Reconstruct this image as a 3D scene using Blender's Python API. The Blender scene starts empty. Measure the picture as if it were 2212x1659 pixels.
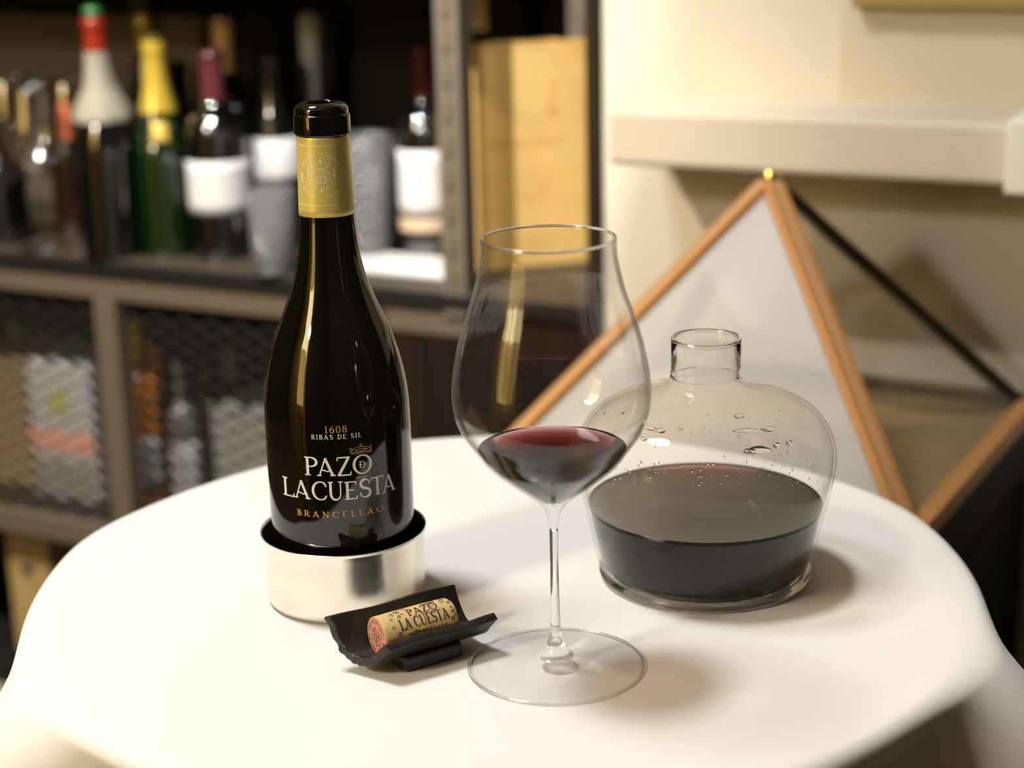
import bpy, bmesh, math, random
import numpy as np
from mathutils import Vector, Matrix
random.seed(7); rng = np.random.default_rng(7)
SC = bpy.context.scene; COL = SC.collection
PI = math.pi
# ------------------------------------------------------------------ camera
CAM = np.array([0.0, -1.0, 1.166]); FPX = 3750.0; PITCH = math.radians(16.2); ROLL = -0.024
cd = bpy.data.cameras.new('camera'); co = bpy.data.objects.new('camera', cd); COL.objects.link(co)
cd.sensor_width = 36.0; cd.lens = FPX / 2212 * 36.0; cd.clip_start = 0.02
co.matrix_world = (Matrix.Translation(CAM) @ Matrix.Rotation(PI/2 - PITCH, 4, 'X') @ Matrix.Rotation(ROLL, 4, 'Z'))
cd.dof.use_dof = True; cd.dof.focus_distance = 0.970; cd.dof.aperture_fstop = 4.4; cd.dof.aperture_blades = 8
SC.camera = co
# ------------------------------------------------------------------ world, lamps, exposure
SC.view_settings.view_transform = 'Standard'; SC.view_settings.look = 'None'
SC.view_settings.gamma = 1.0; SC.view_settings.use_curve_mapping = False
SC.view_settings.exposure = 0.0
cy = SC.cycles
cy.use_denoising = True; cy.max_bounces = 14; cy.transmission_bounces = 14; cy.glossy_bounces = 6
cy.diffuse_bounces = 4; cy.transparent_max_bounces = 24; cy.sample_clamp_indirect = 20.0
cy.caustics_reflective = False; cy.caustics_refractive = True; cy.blur_glossy = 0.6
wd = bpy.data.worlds.new('world'); SC.world = wd; wd.use_nodes = True
wd.node_tree.nodes['Background'].inputs[0].default_value = (1.0, .93, .84, 1); wd.node_tree.nodes['Background'].inputs[1].default_value = 0.05

# bar / room frame: x runs along the back wall to the right (and nearer), y away from the camera
O = Vector((-0.3832, 1.2, 0.0)); ANG = math.atan2(-0.457, 0.889)
TX = Vector((math.cos(ANG), math.sin(ANG), 0)); TY = Vector((-math.sin(ANG), math.cos(ANG), 0))
def bar(s, y, z): return O + TX*s + TY*y + Vector((0, 0, z))
def lamp(name, kind, loc, energy, color, size=.1, aim=None, size_y=None, spot=None):
    l = bpy.data.lights.new(name, kind); l.energy = energy; l.color = color
    o = bpy.data.objects.new(name, l); COL.objects.link(o); o.location = loc
    if kind == 'AREA':
        l.shape = 'DISK' if size_y is None else 'RECTANGLE'; l.size = size
        if size_y: l.size_y = size_y
    else: l.shadow_soft_size = size
    if spot: l.spot_size = math.radians(spot); l.spot_blend = .45
    if aim is not None:
        o.rotation_euler = (Vector(aim) - Vector(loc)).to_track_quat('-Z', 'Y').to_euler()
    return o
WARM = (1.0, .88, .70); NEUT = (.98, .985, 1.0); COOL = (1.0, .98, .96)
lamp('ceiling_downlight_main', 'AREA', (-.62, .18, 2.45), 27, NEUT, .42, aim=(-.10, 0, .75))
lamp('added_wall_fill', 'AREA', bar(.02, -2.80, 2.06), 27, (1, .93, .82), .30, aim=bar(.95, .1, .85))  # added unseen light, brightens the wall and the area below the ledge
lamp('added_fill_right', 'AREA', (1.10, -1.30, 1.75), 23, (1, .95, .88), 1.2, aim=(.3, -.1, .65))  # added broad fill from front right for cloth flap, table and label
lamp('bar_spot', 'SPOT', bar(.44, -1.3, 2.35), 560, COOL, .022, aim=bar(-.14, .1, .64), spot=38)
lamp('added_crate_spot', 'SPOT', bar(.84, -1.2, 2.3), 135, (1, .94, .84), .03, aim=bar(.385, .15, .82), spot=13)  # added narrow light that clears the post's shadow off the crate
lamp('bar_spot_warm', 'SPOT', bar(-.35, -1.1, 2.4), 200, WARM, .022, aim=bar(-.1, .1, .55), spot=60)
# ------------------------------------------------------------------ pixel <-> place helpers (2212 x 1659 frame)
RM = np.array(co.matrix_world.to_3x3())
def ray(px, py): return RM @ np.array([(px-1106)/FPX, -(py-829.5)/FPX, -1.0])
def on_z(px, py, z):
    d = ray(px, py); k = (z-CAM[2])/d[2]; return Vector(CAM + k*d)
def on_bar(px, py, y):
    d = ray(px, py); n = np.array(TY); p0 = np.array(bar(0, y, 0)); k = np.dot(p0-CAM, n)/np.dot(d, n)
    return Vector(CAM + k*d)
def loc_bar(p): q = p - O; return q.dot(TX), q.dot(TY), p.z
def px_of(p):
    q = RM.T @ (np.array(p)-CAM); return 1106+FPX*q[0]/-q[2], 829.5-FPX*q[1]/-q[2]
def z_for(p, py):
    lo, hi = -1.0, 3.0
    for _ in range(50):
        m = (lo+hi)/2
        if px_of((p[0], p[1], m))[1] > py: lo = m
        else: hi = m
    return m
# ------------------------------------------------------------------ materials
def mat(name, color=(.8, .8, .8), rough=.5, metal=0, trans=0, ior=1.5, spec=.5, coat=0, emit=None, estr=0,
        noise=None, bump=None, sheen=0):
    m = bpy.data.materials.new(name); m.use_nodes = True; nt = m.node_tree; b = nt.nodes['Principled BSDF']
    b.inputs['Base Color'].default_value = (*color, 1); b.inputs['Roughness'].default_value = rough
    b.inputs['Metallic'].default_value = metal; b.inputs['Transmission Weight'].default_value = trans
    b.inputs['IOR'].default_value = ior; b.inputs['Specular IOR Level'].default_value = spec
    b.inputs['Coat Weight'].default_value = coat; b.inputs['Sheen Weight'].default_value = sheen
    if emit: b.inputs['Emission Color'].default_value = (*emit, 1); b.inputs['Emission Strength'].default_value = estr
    def tc(scale):
        t = nt.nodes.new('ShaderNodeTexCoord'); mp = nt.nodes.new('ShaderNodeMapping')
        mp.inputs['Scale'].default_value = scale if hasattr(scale, '__len__') else (scale,)*3
        nt.links.new(t.outputs['Object'], mp.inputs['Vector']); return mp.outputs['Vector']
    if noise:   # (scale, color2, detail, lo, hi)
        sc, c2, det, lo, hi = noise
        n = nt.nodes.new('ShaderNodeTexNoise'); n.inputs['Scale'].default_value = 1; n.inputs['Detail'].default_value = det
        nt.links.new(tc(sc), n.inputs['Vector'])
        r = nt.nodes.new('ShaderNodeValToRGB'); r.color_ramp.elements[0].position = lo; r.color_ramp.elements[1].position = hi
        r.color_ramp.elements[0].color = (*color, 1); r.color_ramp.elements[1].color = (*c2, 1)
        nt.links.new(n.outputs['Fac'], r.inputs['Fac']); nt.links.new(r.outputs['Color'], b.inputs['Base Color'])
    if bump:    # (scale, strength, distance)
        sc, st, di = bump
        n = nt.nodes.new('ShaderNodeTexNoise'); n.inputs['Scale'].default_value = 1; n.inputs['Detail'].default_value = 4
        nt.links.new(tc(sc), n.inputs['Vector']); bp = nt.nodes.new('ShaderNodeBump')
        bp.inputs['Strength'].default_value = st; bp.inputs['Distance'].default_value = di
        nt.links.new(n.outputs['Fac'], bp.inputs['Height']); nt.links.new(bp.outputs['Normal'], b.inputs['Normal'])
    return m
def thin_pane(name, tint=(1, 1, 1), painted_glare=0.0, glare_col=(.8, .8, .8), mirror=0.0, ior=1.5, gr=.0):
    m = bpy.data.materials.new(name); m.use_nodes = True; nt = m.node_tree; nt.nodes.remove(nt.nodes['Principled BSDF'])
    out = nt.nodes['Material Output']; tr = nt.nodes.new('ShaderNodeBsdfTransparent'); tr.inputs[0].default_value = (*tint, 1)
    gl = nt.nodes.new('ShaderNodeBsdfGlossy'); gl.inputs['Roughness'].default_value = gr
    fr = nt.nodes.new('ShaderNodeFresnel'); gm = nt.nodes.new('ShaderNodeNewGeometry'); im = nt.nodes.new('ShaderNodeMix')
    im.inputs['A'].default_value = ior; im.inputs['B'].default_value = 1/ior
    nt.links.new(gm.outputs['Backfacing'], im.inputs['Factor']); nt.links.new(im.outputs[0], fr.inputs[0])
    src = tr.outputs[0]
    if painted_glare:
        df = nt.nodes.new('ShaderNodeBsdfDiffuse'); df.inputs[0].default_value = (*glare_col, 1)
        mx = nt.nodes.new('ShaderNodeMixShader'); mx.inputs[0].default_value = painted_glare
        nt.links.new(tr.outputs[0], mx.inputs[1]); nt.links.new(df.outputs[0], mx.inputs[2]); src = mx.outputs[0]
    ad = nt.nodes.new('ShaderNodeMath'); ad.operation = 'ADD'; ad.inputs[1].default_value = mirror; ad.use_clamp = True
    nt.links.new(fr.outputs[0], ad.inputs[0])
    m2 = nt.nodes.new('ShaderNodeMixShader'); nt.links.new(ad.outputs[0], m2.inputs[0])
    nt.links.new(src, m2.inputs[1]); nt.links.new(gl.outputs[0], m2.inputs[2]); nt.links.new(m2.outputs[0], out.inputs['Surface'])
    return m
def wine_mat(ior=1.34):
    m = mat('red_wine', (1, .80, .80), 0.0, trans=1, ior=ior)
    nt = m.node_tree; v = nt.nodes.new('ShaderNodeVolumeAbsorption')
    v.inputs['Color'].default_value = (.52, .04, .035, 1); v.inputs['Density'].default_value = 260
    nt.links.new(v.outputs[0], nt.nodes['Material Output'].inputs['Volume']); return m
def wood_mat(name, c1, c2, rough=.5, scale=(40, 40, 4), spec=.3):
    return mat(name, c1, rough, spec=spec, noise=(scale, c2, 5, .35, .7), bump=(scale, .15, .002))
M = {}
M['wall'] = mat('wall_paint', (.57, .52, .43), .85, noise=((1.5, 1.5, 1.5), (.60, .55, .46), 2, .3, .7))
M['wall_panel'] = mat('wall_panel_paint', (.55, .485, .37), .85)
M['ledge'] = mat('ledge_paint', (.62, .56, .46), .6)
M['frontwall'] = mat('dark_wall', (.035, .026, .02), .8)
M['pillar'] = mat('ochre_wall', (.75, .55, .18), .6)
M['floor'] = mat('floor_tiles', (.16, .12, .085), .5, noise=((6, 6, 6), (.20, .155, .11), 3, .3, .7))
M['ceiling'] = mat('ceiling_paint', (.55, .5, .43), .9)
M['cloth'] = mat('white_linen', (.88, .86, .83), .8, sheen=.15, bump=((900, 900, 900), .12, .0004))
M['dark_glass'] = mat('dark_bottle_glass', (.004, .003, .0015), .022, ior=1.62, spec=.5)
M['gold_paper'] = mat('gold_label_paper', (.76, .62, .15), .36, metal=.30, noise=((900, 900, 900), (.83, .70, .22), 2, .3, .7))
M['print_white'] = mat('white_print', (.86, .84, .80), .45); M['crest_white'] = mat('bright_white_print', (1, 1, .98), .5)
M['print_gold'] = mat('gold_print', (.78, .47, .15), .4, metal=.15)
M['silver'] = mat('worn_silver', (.92, .88, .78), .16, metal=1, noise=((25, 25, 60), (.84, .79, .68), 5, .45, .75), bump=((60, 60, 200), .06, .0006))
M['lining'] = mat('black_lining', (.006, .006, .006), .9)
M['cast_iron'] = mat('black_cast_ceramic', (.020, .015, .011), .42, noise=((90, 90, 90), (.04, .033, .028), 5, .5, .8), bump=((220, 220, 220), .35, .001))
M['cork'] = mat('cork', (.66, .47, .21), .8, noise=((160, 160, 160), (.50, .32, .12), 6, .55, .75), bump=((300, 300, 300), .4, .0008))
M['cork_end'] = mat('wine_stained_cork', (.62, .30, .20), .8, noise=((300, 300, 300), (.48, .2, .13), 4, .4, .7))
M['cork_ink'] = mat('brown_ink', (.075, .028, .012), .7)
M['glass'] = mat('clear_glass', (.99, .99, .985), 0.0, trans=1, ior=1.45)
M['glass_wall'] = thin_pane('clear_glass_wall', tint=(.998, .998, .996), ior=1.42)
M['decanter_glass'] = thin_pane('clear_decanter_glass', tint=(.985, .98, .965), ior=1.2)
M['wine'] = wine_mat(); M['decanter_wine'] = wine_mat(1.45)
M['drop'] = mat('water', (1, 1, 1), 0.0, trans=1, ior=1.18)
M['copper'] = mat('copper_edged_bar', (.64, .32, .11), .35, metal=.4)
M['bronze'] = mat('dark_bronze_bar', (.05, .038, .022), .4, metal=.4)
M['brass'] = mat('brass', (.9, .68, .2), .2, metal=1)
M['pane'] = thin_pane('clear_pane')
M['pane_glare'] = thin_pane('painted_glare_pane', painted_glare=.52, glare_col=(.62, .615, .60), ior=1.07, gr=.03)  # diffuse grey mixed into the glass stands for its reflection of the room
M['black'] = mat('black_lacquer', (.006, .005, .004), .5, spec=.15)
M['dark_wood'] = wood_mat('dark_stained_wood', (.010, .006, .003), (.020, .012, .006), .5, spec=.12)
M['slab'] = mat('brown_counter', (.028, .021, .014), .45, spec=.25)
M['taupe'] = mat('taupe_metal', (.075, .058, .037), .42, metal=.25)
M['taupe_light'] = mat('pale_taupe_metal', (.095, .083, .062), .4, metal=.3)
M['back'] = mat('dark_back_panel', (.012, .009, .006), .7, spec=.15)
M['back_taupe'] = mat('taupe_back_panel', (.12, .095, .065), .7)
M['mesh'] = mat('black_wire', (.010, .008, .006), .5, spec=.3)
M['crate'] = wood_mat('pine_crate_wood', (.40, .26, .085), (.33, .20, .06), .55, (4, 8, 30))
M['brand'] = mat('burnt_marks', (.36, .18, .04), .7)
M['white'] = mat('white_plastic', (.85, .83, .76), .4)
M['paper'] = mat('white_label_paper', (.31, .30, .29), .6)
M['clear'] = thin_pane('thin_clear_glass', mirror=.10, ior=1.9)
def glossy(name, c, r=.012): return mat(name, c, r, ior=2.1)
M['g_black'] = glossy('black_bottle_glass', (.0012, .0012, .0012)); M['g_green'] = mat('green_bottle_glass', (.0008, .0065, .0008), .012, ior=2.1)
M['g_brown'] = glossy('brown_bottle_glass', (.012, .004, .0015))
# ------------------------------------------------------------------ mesh helpers
class MB:
    def __init__(s): s.v = []; s.f = []
    def add(s, vs, fs):
        k = len(s.v); s.v += [tuple(v) for v in vs]; s.f += [tuple(i+k for i in f) for f in fs]; return s
    def box(s, x0, x1, y0, y1, z0, z1, mtx=None):
        vs = [(x, y, z) for x in (x0, x1) for y in (y0, y1) for z in (z0, z1)]
        if mtx is not None: vs = [tuple(mtx @ Vector(v)) for v in vs]
        return s.add(vs, [(0, 1, 3, 2), (4, 6, 7, 5), (0, 4, 5, 1), (2, 3, 7, 6), (0, 2, 6, 4), (1, 5, 7, 3)])
    def lathe(s, prof, n=64, rfun=None, close_ends=False):
        vs = []; fs = []; rings = []
        for (r, z) in prof:
            if r < 1e-7: vs.append((0, 0, z)); rings.append([len(vs)-1]*n)
            else:
                ids = []
                for k in range(n):
                    a = 2*PI*k/n; rr = r if rfun is None else rfun(r, z, a)
                    vs.append((rr*math.cos(a), rr*math.sin(a), z)); ids.append(len(vs)-1)
                rings.append(ids)
        for a, b in zip(rings, rings[1:]):
            for k in range(n):
                q = [a[k], a[(k+1) % n], b[(k+1) % n], b[k]]
                q2 = []
                for i in q:
                    if i not in q2: q2.append(i)
                if len(q2) > 2: fs.append(tuple(q2))
        return s.add(vs, fs)
    def tube(s, pts, r, n=8, cap=True):
        pts = [Vector(p) for p in pts]; vs = []; fs = []
        for i, p in enumerate(pts):
            d = (pts[min(i+1, len(pts)-1)] - pts[max(i-1, 0)]).normalized()
            u = d.orthogonal().normalized() if i == 0 else (u - d*u.dot(d)).normalized()
            w = d.cross(u); rr = r[i] if hasattr(r, '__len__') else r
            for k in range(n):
                a = 2*PI*k/n; vs.append(tuple(p + u*rr*math.cos(a) + w*rr*math.sin(a)))
        for i in range(len(pts)-1):
            for k in range(n): fs.append((i*n+k, i*n+(k+1) % n, (i+1)*n+(k+1) % n, (i+1)*n+k))
        if cap: fs.append(tuple(range(n-1, -1, -1))); fs.append(tuple((len(pts)-1)*n+k for k in range(n)))
        return s.add(vs, fs)
    def bar(s, a, b, w, h, up=(0, 0, 1)):      # rectangular bar a->b, w across, h along up
        a, b = Vector(a), Vector(b); d = (b-a).normalized(); u = Vector(up); u = (u - d*u.dot(d)).normalized(); c = d.cross(u)
        vs = []
        for p in (a, b):
            for i, j in ((-1, -1), (1, -1), (1, 1), (-1, 1)): vs.append(tuple(p + c*i*w/2 + u*j*h/2))
        return s.add(vs, [(3, 2, 1, 0), (4, 5, 6, 7)] + [(k, (k+1) % 4, 4+(k+1) % 4, 4+k) for k in range(4)])
    def build(s, name, m, parent=None, smooth=False, bevel=0, seg=2, sub=0, recalc=True, angle=None):
        me = bpy.data.meshes.new(name); me.from_pydata(s.v, [], s.f)
        if recalc:
            bm = bmesh.new(); bm.from_mesh(me); bmesh.ops.recalc_face_normals(bm, faces=bm.faces); bm.to_mesh(me); bm.free()
        me.materials.append(m); o = bpy.data.objects.new(name, me); COL.objects.link(o)
        if parent is not None: o.parent = parent
        if smooth: me.polygons.foreach_set('use_smooth', [True]*len(me.polygons))
        if bevel:
            md = o.modifiers.new('bevel', 'BEVEL'); md.width = bevel; md.segments = seg; md.limit_method = 'ANGLE'; md.angle_limit = math.radians(40)
        if sub:
            md = o.modifiers.new('sub', 'SUBSURF'); md.levels = sub; md.render_levels = sub
        return o
def tag(o, label=None, cat=None, group=None, kind=None):
    if label: o['label'] = label
    if cat: o['category'] = cat
    if group: o['group'] = group
    if kind: o['kind'] = kind
    return o
def thing(name, label, cat, loc=(0, 0, 0), rz=0.0, group=None):
    o = bpy.data.objects.new(name, None); COL.objects.link(o); o.location = loc; o.rotation_euler = (0, 0, rz)
    o.empty_display_size = .02
    return tag(o, label, cat, group)
def struct(o): o['kind'] = 'structure'; return o
def copy_thing(root, loc, label, rz=None):
    r = root.copy(); COL.objects.link(r); r.location = loc; r['label'] = label
    if rz is not None: r.rotation_euler = (0, 0, rz)
    for ch in list(root.children):
        c = ch.copy(); COL.objects.link(c); c.parent = r
    return r
def spline(pts, n=8, pos=True):      # Catmull-Rom through profile points
    P = [np.array(p, float) for p in pts]; P = [2*P[0]-P[1]] + P + [2*P[-1]-P[-2]]; out = []
    for i in range(1, len(P)-2):
        p0, p1, p2, p3 = P[i-1:i+3]
        for k in range(n):
            t = k/n
            out.append(tuple(.5*((2*p1)+(-p0+p2)*t+(2*p0-5*p1+4*p2-p3)*t*t+(-p0+3*p1-3*p2+p3)*t**3)))
    out.append(tuple(P[-2])); return [(max(a, 0.0) if pos else a, b) for a, b in out]
def offset(prof, d):       # move a profile inward (towards the axis) along its normal
    P = np.array(prof); T = np.gradient(P, axis=0); L = np.linalg.norm(T, axis=1, keepdims=True); T = T/np.maximum(L, 1e-9)
    N = np.stack([-T[:, 1], T[:, 0]], 1)
    return [(max(a, 0.0), b) for a, b in (P + N*d)]
# ------------------------------------------------------------------ lettering: stroke-built roman capitals
def arc(cx, cy, rx, ry, a0, a1, n=16):
    return [(cx+rx*math.cos(math.radians(a0+(a1-a0)*k/n)), cy+ry*math.sin(math.radians(a0+(a1-a0)*k/n))) for k in range(n+1)]
TK, TN = .115, .052
def rnd(a0, a1, n=16): return [TN+(TK-TN)*abs(math.cos(math.radians(a0+(a1-a0)*k/n)))**1.3 for k in range(n+1)]
def ser(x0, x1, y): return ([(x0, y), (x1, y)], TN)
def G(ch):
    if ch == 'P': return .62, [([(.14, 0), (.14, 1)], TK), ser(0, .28, .026), ([(0, .974), (.32, .974)], TN),
                               (arc(.30, .735, .27, .24, 90, -90), rnd(90, -90)), ([(.14, .495), (.30, .495)], TN)]
    if ch == 'R':
        w, s = G('P'); return .74, s + [([(.33, .5), (.66, .02)], TK), ser(.56, .78, .026)]
    if ch == 'B': return .66, [([(.14, 0), (.14, 1)], TK), ([(0, .026), (.32, .026)], TN), ([(0, .974), (.30, .974)], TN), ([(.14, .52), (.30, .52)], TN),
                               (arc(.28, .75, .22, .225, 90, -90), rnd(90, -90)), (arc(.31, .27, .27, .245, 90, -90), rnd(90, -90))]
    if ch == 'D': return .80, [([(.14, 0), (.14, 1)], TK), ([(0, .026), (.32, .026)], TN), ([(0, .974), (.32, .974)], TN),
                               (arc(.30, .5, .44, .474, 90, -90, 20), rnd(90, -90, 20))]
    if ch == 'A': return .90, [([(.12, .01), (.44, 1)], TN*1.15), ([(.42, .99), (.77, .01)], TK), ser(0, .22, .026), ser(.64, .90, .026),
                               ([(.22+.44*k/10, .29+.035*math.sin(2*PI*k/10+.3)) for k in range(11)], TN)]
    if ch == 'Z': return .74, [([(.05, .965), (.68, .965)], TN*1.2), ([(.62, .96), (.09, .04)], TK), ([(.03, .035), (.70, .035)], TN*1.2),
                               ([(.06, .97), (.03, .80)], TN), ([(.69, .03), (.72, .20)], TN)]
    if ch == 'O': return .94, [(arc(.47, .5, .41, .474, 0, 360, 36), rnd(0, 360, 36))]
    if ch == 'C': return .84, [(arc(.46, .5, .40, .474, 52, 308, 26), rnd(52, 308, 26)), ([(.70, .87), (.76, .72)], TN*1.3), ([(.70, .13), (.77, .25)], TN*1.2)]
    if ch == 'L': return .62, [([(.14, 0), (.14, 1)], TK), ser(0, .28, .974), ([(0, .026), (.56, .026)], TN), ([(.56, .02), (.59, .20)], TN)]
    if ch == 'E': return .66, [([(.14, 0), (.14, 1)], TK), ([(0, .974), (.56, .974)], TN), ([(.14, .52), (.46, .52)], TN), ([(0, .026), (.60, .026)], TN),
                               ([(.56, .98), (.57, .82)], TN), ([(.60, .02), (.62, .19)], TN)]
    if ch == 'U': return .86, [([(.15, .98), (.15, .36)], TK), (arc(.42, .35, .27, .324, 180, 360, 18), [TK+(TN-TK)*k/18 for k in range(19)]),
                               ([(.69, .35), (.69, .98)], TN), ser(.02, .29, .974), ser(.58, .82, .974)]
    if ch == 'S': return .66, [(arc(.33, .745, .22, .229, 25, 240, 16) + arc(.33, .262, .25, .236, 62, -155, 18)[0:], [TN]*4+[TN+.02*k for k in range(1, 4)]+[TK]*21+[TK-.02*k for k in range(1, 4)]+[TN]*5),
                               ([(.53, .84), (.55, .72)], TN), ([(.10, .17), (.08, .30)], TN)]
    if ch == 'T': return .78, [([(.38, 0), (.38, .97)], TK), ([(.03, .965), (.73, .965)], TN*1.1), ser(.25, .51, .026), ([(.04, .97), (.02, .82)], TN), ([(.72, .97), (.74, .82)], TN)]
    if ch == 'I': return .32, [([(.15, 0), (.15, 1)], TK), ser(.01, .29, .026), ser(.01, .29, .974)]
    if ch == 'N': return .88, [([(.15, 0), (.15, .98)], TN*1.1), ([(.13, .97), (.71, .03)], TK), ([(.71, .02), (.71, .98)], TN*1.1), ser(.02, .29, .026), ser(.0, .2, .974), ser(.58, .85, .974)]
    if ch == '1': return .46, [([(.24, 0), (.24, 1)], TK), ser(.06, .42, .026), ([(.24, .97), (.08, .84)], TN)]
    if ch == '0': return .64, [(arc(.31, .5, .25, .474, 0, 360, 30), rnd(0, 360, 30))]
    if ch == '8': return .60, [(arc(.29, .75, .19, .225, 0, 360, 24), rnd(0, 360, 24)), (arc(.29, .27, .24, .245, 0, 360, 24), rnd(0, 360, 24))]
    if ch == '6': return .62, [(arc(.31, .30, .24, .274, 0, 360, 24), rnd(0, 360, 24)), ([(.07, .32), (.09, .52), (.18, .76), (.33, .92), (.5, .99)], [TK*.9, TK*.9, TK*.7, TN*1.2, TN])]
    if ch == '.': return .24, [(arc(.12, .5, .05, .05, 0, 360, 10), .09)]
    return .34, []
class Ink:                 # flat strokes mapped on a surface
    def __init__(s, fmap, step): s.mb = MB(); s.fmap = fmap; s.step = step
    def stroke(s, pts, w):
        P = [np.array(p, float) for p in pts]; Ws = list(w) if hasattr(w, '__len__') else [w]*len(P)
        if len(Ws) < len(P): Ws += [Ws[-1]]*(len(P)-len(Ws))
        Q = [P[0]]; V = [Ws[0]]
        for i in range(1, len(P)):
            L = np.linalg.norm(P[i]-P[i-1]); n = max(1, int(math.ceil(L/s.step)))
            for k in range(1, n+1): Q.append(P[i-1]+(P[i]-P[i-1])*k/n); V.append(Ws[i-1]+(Ws[i]-Ws[i-1])*k/n)
        vs = []; fs = []
        for i, q in enumerate(Q):
            d = Q[min(i+1, len(Q)-1)]-Q[max(i-1, 0)]; d = d/max(np.linalg.norm(d), 1e-9); n = np.array([-d[1], d[0]])
            nw = max(1, int(math.ceil(V[i]/s.step/1.5)))
            for t in (-.5, 0, .5): vs.append(s.fmap(*(q+n*V[i]*t)))
        for i in range(len(Q)-1):
            a = i*3; fs += [(a, a+1, a+4, a+3), (a+1, a+2, a+5, a+4)]
        s.mb.add(vs, fs)
    def glyph(s, ch, x, y, sx, sy, bold=1.0):
        w, st = G(ch)
        for pts, wd in st:
            k = (sx+sy)/2*bold
            s.stroke([(x+px*sx, y+py*sy) for px, py in pts], [q*k for q in wd] if hasattr(wd, '__len__') else wd*k)
        return w*sx
    def fit(s, text, x0, x1, y, h, gap=.12, bold=1.0):     # set text so that it fills x0..x1
        W = sum(G(c)[0] for c in text) + gap*(len(text)-1); sx = (x1-x0)/W; x = x0
        for c in text: x += s.glyph(c, x, y, sx, h, bold) + gap*sx
    def ring(s, text, cx, cy, r, h, a0, a1, bold=1.0):     # clockwise from angle a0 to a1 (degrees from top)
        W = [G(c)[0]*h for c in text]; tot = sum(W); free = (math.radians(a1-a0)*r - tot)/max(1, len(text)-1); pos = 0
        for c, w in zip(text, W):
            am = math.radians(a0) + (pos+w/2)/r; pos += w+free
            ex = np.array([math.cos(am), -math.sin(am)]); ey = np.array([math.sin(am), math.cos(am)])
            for pts, wd in G(c)[1]:
                k = h*bold
                s.stroke([tuple(np.array([cx, cy])+ex*(px*h-w/2)+ey*(r+py*h)) for px, py in pts], [q*k for q in wd] if hasattr(wd, '__len__') else wd*k)
    def build(s, name, m, parent): return s.mb.build(name, m, parent, recalc=False)

# ================================================================== SETTING (room in the bar frame)
XL, XR, YB, YF, HC = -2.3, 1.75, .34, -3.2, 2.62
def bb(name, m, s0, s1, y0, y1, z0, z1, bevel=0):
    e = MB().box(s0, s1, y0, y1, z0, z1).build(name, m, bevel=bevel); e.location = O; e.rotation_euler = (0, 0, ANG); return e
struct(bb('floor', M['floor'], XL, XR, YF, YB, -.05, 0)); struct(bb('ceiling', M['ceiling'], XL, XR, YF, YB, HC, HC+.05))
struct(bb('wall_back', M['wall'], XL-.06, XR+.06, YB, YB+.06, -.05, HC+.05))
YW = .005; SW = loc_bar(on_bar(1303, 300, YW))[0]
struct(bb('wall_back_right', M['wall'], SW, 1.22, YW, YB, 0, HC)); struct(bb('wall_back_right', M['frontwall'], 1.22, XR, YW, YB, 0, HC))
struct(bb('wall_left', M['frontwall'], XL-.06, XL, YF-.06, YB, -.05, HC+.05))
struct(bb('wall_right', M['frontwall'], XR, XR+.06, YF-.06, YB, -.05, HC+.05))
struct(bb('wall_front', M['frontwall'], XL, XR, YF-.06, YF, -.05, HC+.05))
YL = -.125
LZ0 = on_bar(1310, 356, YL).z; LZ1 = on_bar(1310, 233, YL).z
struct(bb('trim_1', M['ledge'], loc_bar(on_bar(1311, 300, YL))[0], loc_bar(on_bar(2188, 300, YL))[0], YL, YW, LZ0, LZ1, .006))
struct(bb('trim_2', M['wall_panel'], loc_bar(on_bar(1815, 100, YW-.012))[0], XR, YW-.012, YW, LZ1, 1.9))

# ================================================================== TABLE + CLOTH
TZ = .75; TC = Vector((-.008, .005, 0)); TR = .290
t = thing('round_table', 'small round bistro table hidden under the white tablecloth', 'table', TC)
tt = MB().lathe([(0, .728), (.262, .728), (.268, .735), (.266, .7465), (0, .7465)], 64).build('tabletop', M['dark_wood'], t, smooth=False)
MB().lathe([(.03, .05), (.03, .72)], 24).build('column', M['black'], t, smooth=True)
MB().lathe([(0, .05), (.05, .05), (.19, .025), (.20, 0), (0, 0)], 48).build('foot_plate', M['black'], t)
valleys = [(-49, 8, .60), (-131, 9, .35)]
ridges = [(-26, 10, 1.25), (-151, 11, 1.15), (-68, 8, .55), (-98, 14, .4), (25, 14, .8), (70, 14, .9), (115, 14, .8), (160, 13, .8)]
def ridge(a):
    v = 0
    for c, sg, am in ridges:
        d = (math.degrees(a)-c+180) % 360-180; v += am*math.exp(-(d/sg)**2)
    return v
def cloth_mesh():
    n = 288; rows = []
    for r in (.20, .22, .24, .255, .265, .278): rows.append(('t', r))
    for k in range(1, 11): rows.append(('b', k/10))
    for k in range(1, 47): rows.append(('d', .42*(k/46)**1.25))
    vs = []; fs = []
    for kind, q in rows:
        for i in range(n):
            a = 2*PI*i/n; rd = ridge(a); z = TZ
            if kind == 't': r = q*(1+0*rd)
            elif kind == 'b':
                ph = q*PI/2; r = .282+.010*math.sin(ph); z = TZ-.010*(1-math.cos(ph))*(1-.35*rd); r += .010*rd*q
            else:
                sl = .16*rd - .16*(1-min(rd, 1)) - sum(dp_*math.exp(-(((math.degrees(a)-c_+180) % 360-180)/sg_)**2) for c_, sg_, dp_ in valleys)
                r = .292+.010*rd + sl*q*(1-.25*q/.42) + .062*min(rd, 1.2)*(1-math.exp(-q/.075)); z = TZ-.010*(1-.35*rd) - q*(1-.12*rd)
            vs.append((r*math.cos(a), r*math.sin(a), z + (.0007*math.sin(5*a+r*30) if kind == 't' and r > .2 else 0)))
    for j in range(len(rows)-1):
        for i in range(n): fs.append((j*n+i, j*n+(i+1) % n, (j+1)*n+(i+1) % n, (j+1)*n+i))
    fs.append(tuple(range(n-1, -1, -1)))
    return MB().add(vs, fs)
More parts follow.
